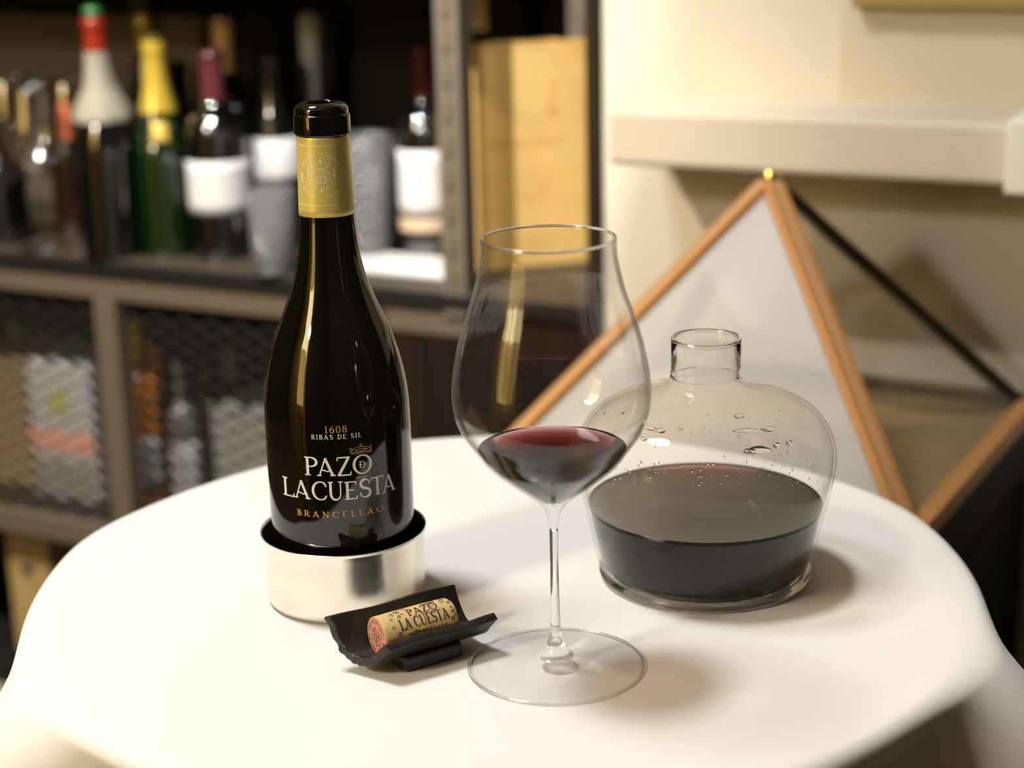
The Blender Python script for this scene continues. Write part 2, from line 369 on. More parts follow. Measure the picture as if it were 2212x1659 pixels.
cl = cloth_mesh().build('tablecloth', M['cloth'], smooth=True); cl.location = TC
md = cl.modifiers.new('thick', 'SOLIDIFY'); md.thickness = .001; md.offset = -1
tag(cl, 'white linen tablecloth draped in folds over the round table', 'tablecloth')
TOP = TZ

# ================================================================== WINE BOTTLE
BX, BY = -.1036, -.0185; CB = .004
facing = math.atan2(CAM[1]-BY, CAM[0]-BX)            # direction from bottle to camera
bt = thing('wine_bottle', 'black burgundy-shaped wine bottle with gold neck band, standing in the silver coaster', 'bottle', (BX, BY, TOP+CB), facing+PI/2)
bprof = [(.0425, .046), (.0426, .0475), (.0428, .0564), (.0429, .0831), (.0429, .1091), (.0421, .1262), (.0391, .1434), (.0329+.0012, .1603), (.0285, .1736), (.0221, .1901), (.0181, .2065), (.0162, .223), (.0157, .2314), (.0152, .25), (.0146, .2758), (.0146, .2775)]
prof = [(0, .006), (.020, .004), (.034, 0), (.0395, .0015), (.042, .006), (.0424, .012), (.0425, .03)] + spline(bprof, 8)
MB().lathe(prof, 96).build('glass_body', M['dark_glass'], bt, smooth=True)
MB().lathe(spline([(.0146, .2762), (.0152, .2772), (.0160, .2780), (.01605, .2865), (.0158, .2880), (.0152, .2884), (.0152, .2905), (.0146, .2922), (.0128, .2938), (.0105, .2942), (.0095, .2932), (.0093, .28), (.0093, .262), (0, .260)], 5), 72).build('lip', M['dark_glass'], bt, smooth=True)
def rb(z):
    for (r0, z0), (r1, z1) in zip(prof, prof[1:]):
        if z0 <= z <= z1 and z1 > z0: return r0+(r1-r0)*(z-z0)/(z1-z0)
    return .0146
nl = [(rb(z)+.0003, z) for z in np.linspace(.2314, .2755, 14)]
MB().lathe([(rb(.2314), .2314)]+nl+[(rb(.2755)+.00025, .2762), (rb(.2755), .2762)], 96).build('neck_label', M['gold_paper'], bt, smooth=True)['label'] = 'gold paper band round the bottle neck'
def wrap(off):
    def f(u, h):                                      # u: arc length on the body, h: height above the bottle's base
        r = rb(h)+off; th = u/.0429; return (r*math.sin(th), -r*math.cos(th), h)
    return f
def wrapn(off):
    def f(u, h): r = rb(h)+off; th = u/.0153; return (r*math.sin(th), -r*math.cos(th), h)
    return f
def inv(px, py, R):                                   # photo pixel -> (arc length, height) on the bottle's front
    d = ray(px, py); dx, dy = d[0], d[1]; ox, oy = CAM[0]-BX, CAM[1]-BY
    a = dx*dx+dy*dy; b = 2*(ox*dx+oy*dy); c = ox*ox+oy*oy-R*R; k = (-b-math.sqrt(max(b*b-4*a*c, 0)))/(2*a)
    p = (ox+k*dx, oy+k*dy); th = math.atan2(p[1], p[0])-facing; th = (th+PI) % (2*PI)-PI
    return th*R, CAM[2]+k*d[2]-TOP-CB
def zi(x, y): return inv(540+x/5.53, 880+y/5.53, .0429)
ink = Ink(wrap(.00012), .0008)
def word(ink, boxes):
    for ch, x0, x1, yt, yb in boxes:
        xm = (x0+x1)/2; u0, _ = zi(x0, (yt+yb)/2); u1, _ = zi(x1, (yt+yb)/2); _, hb = zi(xm, yb); _, ht = zi(xm, yt)
        w = G(ch)[0]; ink.glyph(ch, u0, hb, (u1-u0)/w, ht-hb, 1.15)
word(ink, [('P', 655, 808, 592, 812), ('A', 796, 1020, 605, 820), ('Z', 1035, 1210, 590, 818), ('O', 1226, 1456, 562, 793),
           ('L', 398, 530, 840, 1055), ('A', 528, 718, 870, 1085), ('C', 740, 930, 885, 1108), ('U', 932, 1120, 888, 1110), ('E', 1130, 1290, 885, 1098),
           ('S', 1298, 1452, 850, 1076), ('T', 1440, 1602, 822, 1040), ('A', 1572, 1730, 795, 1005)])
u0, h0 = zi(1305, 690); u1, _ = zi(1378, 690); _, hb = zi(1342, 718); _, ht = zi(1342, 640)
ink.glyph('D', u0, hb, (u1-u0)/.80, ht-hb); ink.stroke([(u0-.0002, (hb+ht)/2), (u0+.0022, (hb+ht)/2)], .0003)
u0, _ = zi(733, 350); u1, _ = zi(1330, 340); _, hb = zi(960, 383); _, ht = zi(960, 328)
ink.fit('RIBAS DE SIL', u0, u1, hb, ht-hb, .26, 1.25)
ink.build('white_lettering', M['print_white'], bt)['label'] = 'white printed lettering on the bottle front'
ink = Ink(wrap(.00012), .0008)
u0, _ = zi(887, 270); u1, _ = zi(1158, 265); _, hb = zi(1020, 305); _, ht = zi(1020, 224); ink.fit('1608', u0, u1, hb, ht-hb, .2)
u0, _ = zi(566, 1250); u1, _ = zi(1588, 1210); _, hb = zi(1060, 1315); _, ht = zi(1060, 1245); ink.fit('BRANCELLAO', u0, u1, hb, ht-hb, .42, 1.15)
def zs(pts): return [zi(*p) for p in pts]
def poly(pts, w): ink.stroke(zs(pts), w)
W1 = .00022
poly([(1272, 840), (1415, 818)], .0004)
poly([(1212, 558), (1445, 525), (1450, 508), (1215, 542), (1212, 558)], W1); poly([(1195, 542), (1215, 542)], W1)
poly([(1195, 542), (1230, 500), (1280, 475), (1340, 464), (1400, 468), (1456, 497), (1450, 508)], W1)
poly([(1250, 520), (1300, 492), (1360, 485), (1408, 492), (1330, 515), (1250, 520)], W1)
for cx, cyy in ((1202, 500), (1323, 447), (1440, 463)): poly([(cx+14*math.cos(k*PI/6), cyy+14*math.sin(k*PI/6)) for k in range(13)], W1)
ink.build('gold_lettering', M['print_gold'], bt)['label'] = 'gold printed lettering and crown on the bottle front'
# crest on the neck band
def zn(x, y): return inv(630+x/8.295, 280+y/8.295, .0155)
ink = Ink(wrapn(.00042), .0006)
ccx, ccy = zn(528, 835); rr = .0115; hh = .0019
ink.ring('PAZO DE LA CUESTA', ccx, ccy, rr, hh, -64, 64, 1.2); ink.ring('RIBAS DE SIL', ccx, ccy, rr, hh, 88, 172, 1.2); ink.ring('DESDE 1608', ccx, ccy, rr, hh, 203, 276, 1.2)
for a in (77, 188, 289):
    ar = math.radians(a); q = (ccx+(rr+.0009)*math.sin(ar), ccy+(rr+.0009)*math.cos(ar)); ink.stroke([(q[0]-.0002, q[1]), (q[0]+.0002, q[1])], .0004)
for (xa, xb, ya, yb2) in ((128, 895, 268, 300), (145, 962, 1318, 1360)):
    a0 = zn(xa, ya); b0 = zn(xb, ya); hm = zn((xa+xb)/2, yb2)[1]; ink.stroke([(a0[0], hm), (b0[0], hm)], .00028)
def cp(x, y): return (ccx+(x-500)*.000031, ccy-(y-835)*.000031)
def cs(pts, w=.0002): ink.stroke([cp(*p) for p in pts], w)
cs([(385, 740), (605, 740), (612, 850), (580, 930), (495, 985), (410, 930), (380, 850), (385, 740)]); cs([(495, 740), (495, 985)]); cs([(382, 850), (612, 850)])
cs([(500+150*math.cos(k*PI/14), 830-125*math.sin(k*PI/14)) for k in range(-4, 19)]); cs([(500+175*math.cos(k*PI/14), 845-135*math.sin(k*PI/14)) for k in range(-6, 21)])
for sgn in (-1, 1):
    X = lambda x: 500+sgn*x
    cs([(X(60), 715), (X(55), 640), (X(110), 590), (X(165), 600), (X(185), 650), (X(150), 690), (X(100), 680)])
    cs([(X(90), 700), (X(125), 650), (X(160), 640)]); cs([(X(190), 600), (X(150), 580), (X(130), 560)])
    cs([(X(235), 690), (X(250), 780), (X(245), 860), (X(215), 930), (X(150), 990), (X(80), 1020)])
    for yy, d in ((700, 18), (740, -16), (780, 18), (820, -16), (860, 18)):
        cs([(X(240), yy+18), (X(240+d*1.6), yy), (X(240+d*.6), yy-22), (X(240), yy+18)])
    cs([(X(235+34*math.cos(k*PI/6)*(1-k/16)), 975+34*math.sin(k*PI/6)*(1-k/16)) for k in range(14)])
    cs([(X(130+34*math.cos(k*PI/6+1)*(1-k/16)), 1070+40*math.sin(k*PI/6+1)*(1-k/16)) for k in range(14)]); cs([(X(100), 1015), (X(95), 1055), (X(110), 1030)])
    cs([(X(0), 600), (X(30), 575), (X(25), 550), (X(0), 575)]); cs([(X(0), 1050), (X(40), 1040), (X(45), 1075), (X(0), 1110)])
    for (bx0, by0, bx1, by1) in ((25, 760, 90, 835), (30, 865, 85, 930)):
        for q in range(3): cs([(X(bx0), by0+(by1-by0)*q/2), (X(bx1), by0+(by1-by0)*q/2)], .0002)
cs([(500, 620), (500, 535)], .0005); cs([(500, 1045), (500, 1140)], .0004)
ink.build('crest', M['crest_white'], bt)['label'] = 'white printed crest and ring of lettering on the gold band'

# ================================================================== COASTER
cst = thing('bottle_coaster', 'polished silver wine coaster under the black bottle', 'coaster', (BX, BY, TOP))
outp = spline([(.0430, 0.0), (.0462, .0012), (.0478, .0050), (.0481, .012), (.0479, .024), (.0483, .034), (.0494, .0438)], 6)
MB().lathe([(0, 0)]+outp+[(.0498, .0442), (.0496, .0446), (.0490, .0442), (.0486, .043)], 128).build('cup', M['silver'], cst, smooth=True)
MB().lathe([(0, .0036), (.043, .0036), (.0462, .005), (.0466, .012), (.0464, .024), (.0474, .036), (.0487, .0434)], 96).build('lining', M['lining'], cst, smooth=True)['label'] = 'black lining inside the coaster'

# ================================================================== CORK DISH + CORK
dd = Vector((.845, .535, 0)).normalized(); dp = Vector((-dd.y, dd.x, 0)); DC = dd*(-.104)+dp*(-.0645)
dish = thing('cork_dish', 'small black trough-shaped dish holding the cork, in front of the silver coaster', 'dish', (DC.x, DC.y, TOP), math.atan2(dd.y, dd.x))
sec = spline([(.0205, .0290), (.0165, .0190), (.0110, .0105), (.0040, .0062), (-.0030, .0058), (-.0095, .0085), (-.0150, .0140), (-.0205, .0200)], 6, False)
def dish_mesh():
    th = .0046; inner = []
    P = np.array(sec); T = np.gradient(P, axis=0); T /= np.linalg.norm(T, axis=1, keepdims=True); N = np.stack([T[:, 1], -T[:, 0]], 1)
    if N[len(P)//2][1] < 0: N = -N
    inner = P+N*th; loop = list(map(tuple, P))+list(map(tuple, inner[::-1])); nl = len(loop); vs = []; fs = []
    ns = 40
    for i in range(ns+1):
        q = i/ns
        for (pp, h) in loop:
            w = (pp+.0205)/.041
            x0 = -.0315-.018*w+.0005*math.sin(pp*1500)+.00035*math.sin(pp*3600+h*1500); x1 = .0375-.0065*w
            wob = .0006*math.sin(q*9+pp*60)
            vs.append((x0+(x1-x0)*q, pp, h+wob*(1 if h > .012 else .2)))
    for i in range(ns):
        for k in range(nl): fs.append((i*nl+k, i*nl+(k+1) % nl, (i+1)*nl+(k+1) % nl, (i+1)*nl+k))
    m = len(sec)
    for i in (0, ns):
        for k in range(m-1): fs.append((i*nl+k, i*nl+k+1, i*nl+nl-2-k, i*nl+nl-1-k))
    return MB().add(vs, fs)
dish_mesh().build('trough', M['cast_iron'], dish, smooth=True, bevel=.0012, seg=3)
MB().box(-.0185, .0185, -.0135, .0135, 0, .0092).build('foot', M['cast_iron'], dish, bevel=.002, seg=3)
ck = thing('wine_cork', 'printed natural wine cork with a pinkish end, lying in the black dish', 'cork', (DC.x, DC.y, TOP), math.atan2(dd.y, dd.x))
CR, CX0, CX1, CZ, CY = .0112, -.0305, .0155, .0105+.0112, -.0042
def cork_mesh():
    vs = []; fs = []; n = 64; xs = [CX0, CX0+.0004]+list(np.linspace(CX0+.001, CX1-.001, 30))+[CX1-.0003, CX1]
    for i, x in enumerate(xs):
        for k in range(n):
            a = 2*PI*k/n; r = CR*(1+.006*math.sin(3*a+x*200)+.004*math.sin(7*a-x*330)); 
            if i in (0, len(xs)-1): r *= .965
            if i in (1, len(xs)-2): r *= .99
            if x > .011: r *= 1-.05*((x-.011)/.0045)**2*(1+.5*math.sin(5*a))
            vs.append((x, CY+r*math.cos(a), CZ+r*math.sin(a)))
    for i in range(len(xs)-1):
        for k in range(n): fs.append((i*n+k, i*n+(k+1) % n, (i+1)*n+(k+1) % n, (i+1)*n+k))
    fs.append(tuple((len(xs)-1)*n+k for k in range(n))); return MB().add(vs, fs)
cork_mesh().build('shaft', M['cork'], ck, smooth=True)
mb = MB(); vs = [(CX0-.00012, CY, CZ)]; n = 48
for rq in (.5, .93, .985):
    for k in range(n): a = 2*PI*k/n; vs.append((CX0-.00012+(.0003 if rq > .95 else 0), CY+CR*rq*math.cos(a), CZ+CR*rq*math.sin(a)))
fs = [(0, 1+k, 1+(k+1) % n) for k in range(n)]+[(1+j*n+k, 1+j*n+(k+1) % n, 1+(j+1)*n+(k+1) % n, 1+(j+1)*n+k) for j in range(2) for k in range(n)]
mb.add(vs, fs).build('stained_end', M['cork_end'], ck)['label'] = 'pinkish wine-stained end face of the cork'
def cmap(x, v):                                       # v: arc length up the camera side of the cork
    a = PI+PI*.0-(v/CR); a = -PI/2-PI/2+0 - v/CR; r = CR*1.014
    if x > .011: r *= 1-.05*((x-.011)/.0045)**2
    return (x, CY+r*math.cos(a), CZ+r*math.sin(a))
ink = Ink(cmap, .0008)
ink.fit('LA CUESTA', -.0205, .0100, .0046, .0064, .05, 1.6); ink.fit('PAZO', -.0130, .0055, .0118, .0056, .08, 1.6)
ink.glyph('D', .0018, .0136, .0024, .0022, 1.0); ink.stroke([(.0008, .0112), (.0044, .0112)], .0004)
ink.stroke([(-.0015, .0180), (-.0020, .0195), (.0005, .0188), (.0025, .0196), (.0045, .0188), (.0062, .0195), (.0060, .0180), (-.0015, .0180)], .0005)
def spiral(cx, cyy, r, turns=1.4, a0=0, sg=1, w=.0004):
    ink.stroke([(cx+sg*r*(1-k/30)*math.cos(a0+turns*2*PI*k/24), cyy+r*(1-k/30)*math.sin(a0+turns*2*PI*k/24)) for k in range(25)], w)
for (x, v, r, sg) in ((-.0225, .0160, .0016, 1), (-.0190, .0130, .0012, -1), (-.0180, .0175, .0018, 1), (.0095, .0165, .0018, -1), (.0125, .0140, .0012, 1), (.0105, .0195, .0015, 1), (-.0215, .0030, .0014, -1), (-.0150, .0008, .0016, 1), (.0115, .0040, .0013, 1), (.0130, .0080, .001, -1)):
    spiral(x, v, r, 1.3, x*900, sg); ink.stroke([(x+r, v+r), (x+2*r, v+1.4*r), (x+3*r, v+r)], .0004)
for (x, v) in ((-.0240, .0125), (-.0245, .0075), (-.0130, .0195), (.0130, .0105)):
    ink.stroke([(x+.0009*math.cos(k*PI/5)*(1 if k % 2 else .6), v+.0009*math.sin(k*PI/5)*(1 if k % 2 else .6)) for k in range(11)], .0003)
for k in range(9): ink.stroke([(-.013+k*.0024, .0006+.001*(k % 2)), (-.0122+k*.0024, .0028), (-.0115+k*.0024, .0012)], .00045)
ink.build('printed_marks', M['cork_ink'], ck)['label'] = 'brown printed lettering and scrolls on the cork'
ink = Ink(lambda y, z: (CX0-.00030, CY-y, CZ+z), .0006)
ink.ring('PAZO DE LA CUESTA', 0, 0, .0076, .0018, -80, 80, 1.1); ink.ring('RIBAS DE SIL', 0, 0, .0076, .0018, 95, 172, 1.1); ink.ring('DESDE 1608', 0, 0, .0076, .0018, 190, 265, 1.1)
for k in range(12):
    a = k*2*PI/12; spiral(.0047*math.cos(a), .0047*math.sin(a), .0008, 1.0, a, 1, .0003)
ink.stroke([(-.0025, .0025), (.0025, .0025), (.0024, -.0012), (0, -.0034), (-.0024, -.0012), (-.0025, .0025)], .0003); ink.stroke([(0, .0025), (0, -.0034)], .0003); ink.stroke([(-.0025, .0004), (.0025, .0004)], .0003)
ink.build('end_stamp', M['cork_ink'], ck)

# ================================================================== WINE GLASS
GX, GY = .0205, -.1264
def hang(ob): return ob
gl = thing('wine_glass', 'large clear stemmed wine glass with a little red wine, frontmost on the table', 'glass', (GX, GY, TOP))
bo = spline([(.0024, .0800), (.0030, .0860), (.0042, .0911), (.0060, .0940), (.0092, .0974), (.0197, .1055), (.0322, .1159), (.0369, .1209), (.0405, .1261), (.0473, .1361), (.0512, .1461), (.0524, .1560), (.0519, .1659), (.0492, .1807), (.0452, .1953), (.0399, .2099), (.0374, .2194), (.0354, .2289), (.0348, .2386)], 6)
wall = .0009
def inner_of(pr, w, zmin):
    q = [p for p in offset(pr, w) if p[1] >= zmin]; return q
bi = inner_of(bo, wall, .0985)
bi = [(0, .0952), (.0035, .0957), (.0075, .0973)]+bi
NB = 144
def ribs(r, z, a):
    k = max(0, min(1, (z-.125)/.05))*max(0, min(1, (.2392-z)/.012)); return r + (.00022*math.cos(20*a)*k if r > .02 else 0)
bowl_in = list(reversed(bi)); rim = [(bo[-1][0]-.0001, bo[-1][1]+.0004), (bo[-1][0]-.00045, bo[-1][1]+.00052), (bi[-1][0]+.0001, bi[-1][1]+.0004)]
ob = MB(); ob.lathe(bo+rim, NB); ob.build('bowl', M['glass'], gl, smooth=True, recalc=False)
# inner skin belongs to the same bowl mesh: join the two lathes
me = gl.children[0].data; bpy.data.objects.remove(gl.children[0])
ob = MB(); ob.lathe(bo+rim, NB); ob.lathe([rim[-1]]+bowl_in, NB, ribs)
bowl = ob.build('bowl', M['glass_wall'], gl, smooth=True, recalc=False)
bm = bmesh.new(); bm.from_mesh(bowl.data); bmesh.ops.remove_doubles(bm, verts=bm.verts, dist=1e-6); bm.to_mesh(bowl.data); bm.free()
bowl.data.polygons.foreach_set('use_smooth', [True]*len(bowl.data.polygons))
def torus(r, z, q, n=144, m=10): return [(r+q*math.cos(2*PI*k/m), z+q*math.sin(2*PI*k/m)) for k in range(m+1)]
MB().lathe(torus(bo[-1][0]-.0004, bo[-1][1]+.0006, .00075), NB).build('rim', M['glass'], gl, smooth=True)
MB().lathe(torus(.0480, .0009, .0008), NB).build('foot_rim', M['glass'], gl, smooth=True)
st = spline([(.0100, .0066), (.0084, .0078), (.0060, .0112), (.0048, .0145), (.0036, .0180), (.0030, .0216), (.0025, .0383), (.0023, .0600), (.0024, .0800)], 6)
MB().lathe(st, NB).build('stem', M['glass'], gl, smooth=True, recalc=False)
ft = [(0, .0012), (.012, .0011), (.030, .0006), (.0455, .0002), (.0472, .0001), (.0480, .0004), (.0483, .0008), (.0480, .0013), (.0470, .0016)] + spline([(.0460, .0017), (.035, .0025), (.022, .0040), (.0135, .0056), (.0100, .0066)], 5)
MB().lathe(ft, NB).build('foot', M['glass_wall'], gl, smooth=True, recalc=False)
WL = .1262
wp = [p for p in bi if p[1] < WL-.0015]; wp = [(0, .0955)]+[(max(r-.0003, 0), z+.0002) for r, z in wp[1:]]
rtop = np.interp(WL, [p[1] for p in bi[3:]], [p[0] for p in bi[3:]])
wine = MB().lathe(wp+[(rtop-.0002, WL+.0004), (rtop-.0004, WL+.0001), (rtop-.0016, WL), (rtop*.6, WL), (0, WL)], 96).build('red_wine', M['wine'], smooth=True)
wine.location = (GX, GY, TOP); tag(wine, 'shallow pool of red wine in the bowl of the stemmed glass', 'wine')

# ================================================================== DECANTER
DX, DY = .1164, .0011
de = thing('decanter', 'wide-shouldered clear glass decanter half full of red wine, right of the stemmed glass', 'decanter', (DX, DY, TOP))
dout = spline([(.0600, .0006), (.0630, .0030), (.0645, .0070), (.0662, .0120), (.0696, .0282), (.0727, .0440), (.0759, .0563), (.0784, .0707), (.0788, .0800), (.0772, .0885), (.0722, .0985), (.0636, .1068), (.0510, .1128), (.0380, .1166), (.0290, .1196), (.0232, .1228), (.0212, .1275)], 6)
din = [p for p in offset(dout, .0021) if p[1] > .0085 and p[0] > .019]
din = [(0, .0070), (.030, .0066), (.050, .0060), (.0585, .0066), (.0612, .0085)]+[p for p in din if p[1] > .0105]
cut_in = (dout[-1][0]-.0020, dout[-1][1]); din[-1] = cut_in
ob = MB(); ob.lathe([(0, .0024), (.030, .0020), (.052, .0004)]+dout, 144); ob.lathe(list(reversed(din)), 144)
ob.build('body', M['decanter_glass'], de, smooth=True, recalc=False)
nk = spline([(.0212, .1275), (.0208, .1330), (.0208, .1400), (.0209, .1502)], 6)
MB().lathe(nk+[(.0207, .1508), (.0203, .1510), (.0198, .1509), (.0195, .1502)]+[(.0193, .1400), (.0192, .1330), cut_in], 144).build('neck', M['glass'], de, smooth=True, recalc=False)
MB().lathe(torus(.0200, .1506, .0011), NB).build('rim', M['glass'], de, smooth=True)
MB().lathe([(.0590, .0002), (.0628, .0004), (.0646, .0022), (.0652, .0055), (.0628, .0062), (.0590, .0058), (.0590, .0002)], NB).build('base_ring', M['glass'], de, smooth=True)
DL = .0476
wp = [p for p in din if p[1] < DL-.0015]; wp = [(0, .0074)]+[(max(r-.0003, 0), z+.0003) for r, z in wp[1:]]
rtop = np.interp(DL, [p[1] for p in din[4:60]], [p[0] for p in din[4:60]])
w2 = MB().lathe(wp+[(rtop-.0002, DL+.0005), (rtop-.0004, DL+.0001), (rtop-.0018, DL), (rtop*.6, DL), (0, DL)], 96).build('red_wine', M['decanter_wine'], smooth=True)
w2.location = (DX, DY, TOP); tag(w2, 'dark red wine filling the lower half of the glass decanter', 'wine')
# droplets clinging to the shoulder
dzs = [p[1] for p in dout[12:]]; drs = [p[0] for p in dout[12:]]
def dec_pt(px, py):
    d = ray(px, py); best = None
    for k in np.linspace(.93, 1.12, 1500):
        p = CAM+d*k; h = p[2]-TOP; r = math.hypot(p[0]-DX, p[1]-DY)
        if .02 < h < .127 and r < np.interp(h, dzs, drs): return p-np.array([DX, DY, TOP])
    return None
mbd = MB()
def blob(px, py, wpx, hpx, tilt=0):
    p = dec_pt(px, py)
    if p is None: return
    q = dec_pt(px+2, py); u = dec_pt(px, py-2)
    if q is None or u is None: return
    ex = Vector(q-p).normalized(); ey = Vector(u-p); ey = (ey-ex*ey.dot(ex)); ey.normalize(); nz = ex.cross(ey)
    sx = wpx/FPX*1.03/2; sy = hpx/FPX*1.03/2*1.6; sz = min(sx, sy)*.55
    n = 14; vs = []; fs = []; P0 = Vector(p); ph = random.random()*6
    for j in range(7):
        b = -.5+j*(PI/2+.5)/6
        for k in range(n):
            a = 2*PI*k/n; rr = 1+.12*math.sin(2*a+ph)+.08*math.sin(3*a-ph)
            x = sx*rr*math.cos(b)*math.cos(a); y = sy*rr*math.cos(b)*math.sin(a)+tilt*x
            vs.append(tuple(P0+ex*x+ey*y+nz*(sz*math.sin(b))))
    for j in range(6):
        for k in range(n): fs.append((j*n+k, j*n+(k+1) % n, (j+1)*n+(k+1) % n, (j+1)*n+k))
    fs.append(tuple(range(n-1, -1, -1))); mbd.add(vs, fs)
for b in ((1402, 925, 42, 7, -.25), (1425, 930, 26, 9, -.3), (1612, 930, 70, 6, .08), (1660, 927, 34, 9, 0), (1640, 972, 52, 11, .1), (1620, 975, 26, 10, 0), (1678, 963, 16, 10, 0), (1705, 958, 17, 9, 0), (1597, 899, 22, 10, 0), (1344, 891, 13, 6, 0), (1305, 892, 10, 5, 0), (1470, 925, 9, 8, 0), (1596, 943, 7, 5, 0), (1702, 977, 6, 5, 0), (1390, 948, 16, 6, -.2)): blob(*b)
for _ in range(70):
    blob(random.uniform(1300, 1770), random.uniform(1000, 1050), random.uniform(2, 6), random.uniform(2, 4))
for _ in range(45):
    blob(random.uniform(1290, 1760), random.uniform(870, 1000), random.uniform(2, 6), random.uniform(2, 4))
dr = mbd.build('droplets', M['drop'], de, smooth=True); dr['kind'] = 'stuff'; dr['label'] = 'water droplets clinging to the decanter shoulder'

# ================================================================== GLASS PYRAMID on a black stool
ZB = .635; AH = .257; PF = on_z(1973, 1183, ZB); PR = on_z(2225, 890, ZB); e = PR-PF; pe = Vector((-e.y, e.x, 0)); PL = PF+pe; PB = PR+pe; PCn = (PF+PB)/2
AP = Vector((PCn.x, PCn.y, ZB+AH)); side = e.length; pang = math.atan2(e.y, e.x)
pz = thing('glass_pyramid', 'copper-edged glass pyramid case standing behind the table, below the wall ledge', 'display case', (PCn.x, PCn.y, ZB), pang)
h = side/2; cors = {'F': (-h, -h, 0), 'R': (h, -h, 0), 'B': (h, h, 0), 'L': (-h, h, 0)}; ap = Vector((0, 0, AH))
for k in 'FRBL':
    m_ = M['copper'] if k in 'FL' else M['bronze']
    a_ = Vector(cors[k]); d_ = (ap-a_).normalized()
    MB().bar(a_+d_*.012, ap-d_*.006, .021, .012, up=(0, 0, 1) if True else None).build('edge_bar', m_, pz, bevel=.002)
for a_, b_, m_ in (('F', 'R', 'copper'), ('R', 'B', 'bronze'), ('B', 'L', 'bronze'), ('L', 'F', 'copper')):
    MB().bar(Vector(cors[a_])+Vector((0, 0, .009)), Vector(cors[b_])+Vector((0, 0, .009)), .018, .018).build('base_bar', M[m_], pz, bevel=.002)
for a_, b_ in ('FR', 'RB', 'BL', 'LF'):
    A_, B_ = Vector(cors[a_]), Vector(cors[b_]); nrm = (B_-A_).cross(ap-A_).normalized()
    if nrm.z < 0: nrm = -nrm
    vs = [A_, B_, ap]; vs = [tuple(v-nrm*.003+Vector((0, 0, .012))) for v in vs]+[tuple(v-nrm*.006+Vector((0, 0, .012))) for v in vs]
    o_ = MB().add(vs, [(0, 1, 2), (5, 4, 3), (0, 3, 4, 1), (1, 4, 5, 2), (2, 5, 3, 0)]).build('glass_pane', M['pane_glare'] if (a_, b_) == ('L', 'F') else M['pane'], pz)
    if (a_, b_) == ('L', 'F'): o_['label'] = 'glass pane with its whitish reflection painted in'
MB().box(-h+.006, h-.006, -h+.006, h-.006, .0, .006).build('base_board', wood_mat('tan_board', (.42, .31, .15), (.36, .26, .12)), pz)
MB().lathe([(0, AH-.006), (.006, AH-.005), (.008, AH+.002), (.006, AH+.009), (0, AH+.011)], 20).build('finial', M['brass'], pz, smooth=True)['label'] = 'small brass finial'
stl = thing('low_stool', 'black low stool carrying the glass pyramid, right of the table', 'stool', (PCn.x, PCn.y, 0), pang)
MB().box(-h-.006, h+.006, -h-.006, h+.006, ZB-.06, ZB-.001).build('seat', M['dark_wood'], stl, bevel=.004)
for sx in (-1, 1):
    for sy in (-1, 1): MB().box(sx*(h-.02)-.022, sx*(h-.02)+.022, sy*(h-.02)-.022, sy*(h-.02)+.022, 0, ZB-.06).build('leg', M['black'], stl, bevel=.003)
MB().box(-h+.0, h-.0, -h+.0, h, .05, ZB-.07).build('skirt', M['black'], stl)

# ================================================================== BAR CABINET
CZT = .69; CD = .33
cab = thing('bar_cabinet', 'long dark bar cabinet with open niche above black mesh doors, along the back wall', 'cabinet', O, ANG)
def cpart(name, m, s0, s1, y0, y1, z0, z1, bevel=.002): return MB().box(s0, s1, y0, y1, z0, z1).build(name, m, cab, bevel=bevel)
SL, SR = -1.25, SW-.002; sp0 = loc_bar(on_bar(305, 20, CD-.03))[0]
cpart('counter', M['slab'], SL, SR, 0, CD, CZT-.020, CZT)
cpart('edge_strip', M['black'], SL, SR, -.005, .0, CZT-.021, CZT-.001)
cpart('front_rail', M['taupe'], SL, .372, .002, .03, CZT-.056, CZT-.022)
cpart('back_panel', M['back'], SL, .37, CD, CD+.008, .05, 1.9)
cpart('back_panel', M['back_taupe'], .37, SR, .30, .31, CZT, 1.9)
cpart('leaning_board', M['back_taupe'], SL+.1, sp0+.10, CD-.012, CD-.002, CZT, .985)
cpart('upper_shelf', M['black'], SL, .345, .0, CD, 1.052, 1.080)
cpart('post', M['taupe_light'], .342, .374, -.004, .03, CZT-.03, 1.9, .003)['label'] = 'pale metal post right of the bottles'
cpart('post', M['dark_wood'], SR-.016, SR, -.004, .03, 0, 1.9)
cpart('post', M['taupe'], -.205, -.170, .0, .03, .10, CZT-.056)
sp = loc_bar(on_bar(305, 20, CD-.03))[0]
cpart('post', M['taupe_light'], sp-.014, sp+.014, CD-.04, CD-.01, CZT, 1.052)
cpart('door_panel', mat('door_wood', (.005, .003, .002), .5, spec=.08, noise=((30, 30, 3), (.009, .005, .003), 4, .35, .7)), .22, SR-.017, .004, .024, .08, CZT-.022)
cpart('stile', mat('brown_stile', (.022, .012, .006), .5, spec=.15), .232, .256, -.002, .004, .08, CZT-.03)
cpart('lower_rail', M['taupe'], SL, .22, .002, .03, .265, .300)
cpart('lower_shelf', M['slab'], SL, .22, .03, CD, .280, .300); cpart('base', M['black'], SL, SR, .02, CD, 0, .05)
nb = MB(); pl = []
for k in range(30): z_ = CZT+.02+k*.040; pl += [(-.0042, z_-.012), (-.0064, z_-.011), (-.0064, z_+.011), (-.0042, z_+.012)]
nb.add([(x_, y_, z_) for y_, z_ in pl for x_ in (.350, .366)], [(2*k, 2*k+1, 2*k+3, 2*k+2) for k in range(len(pl)-1)])
nb.build('notched_strip', M['taupe'], cab)
cpart('end_panel', M['dark_wood'], SR-.010, SR, .03, CD, 0, 1.9)
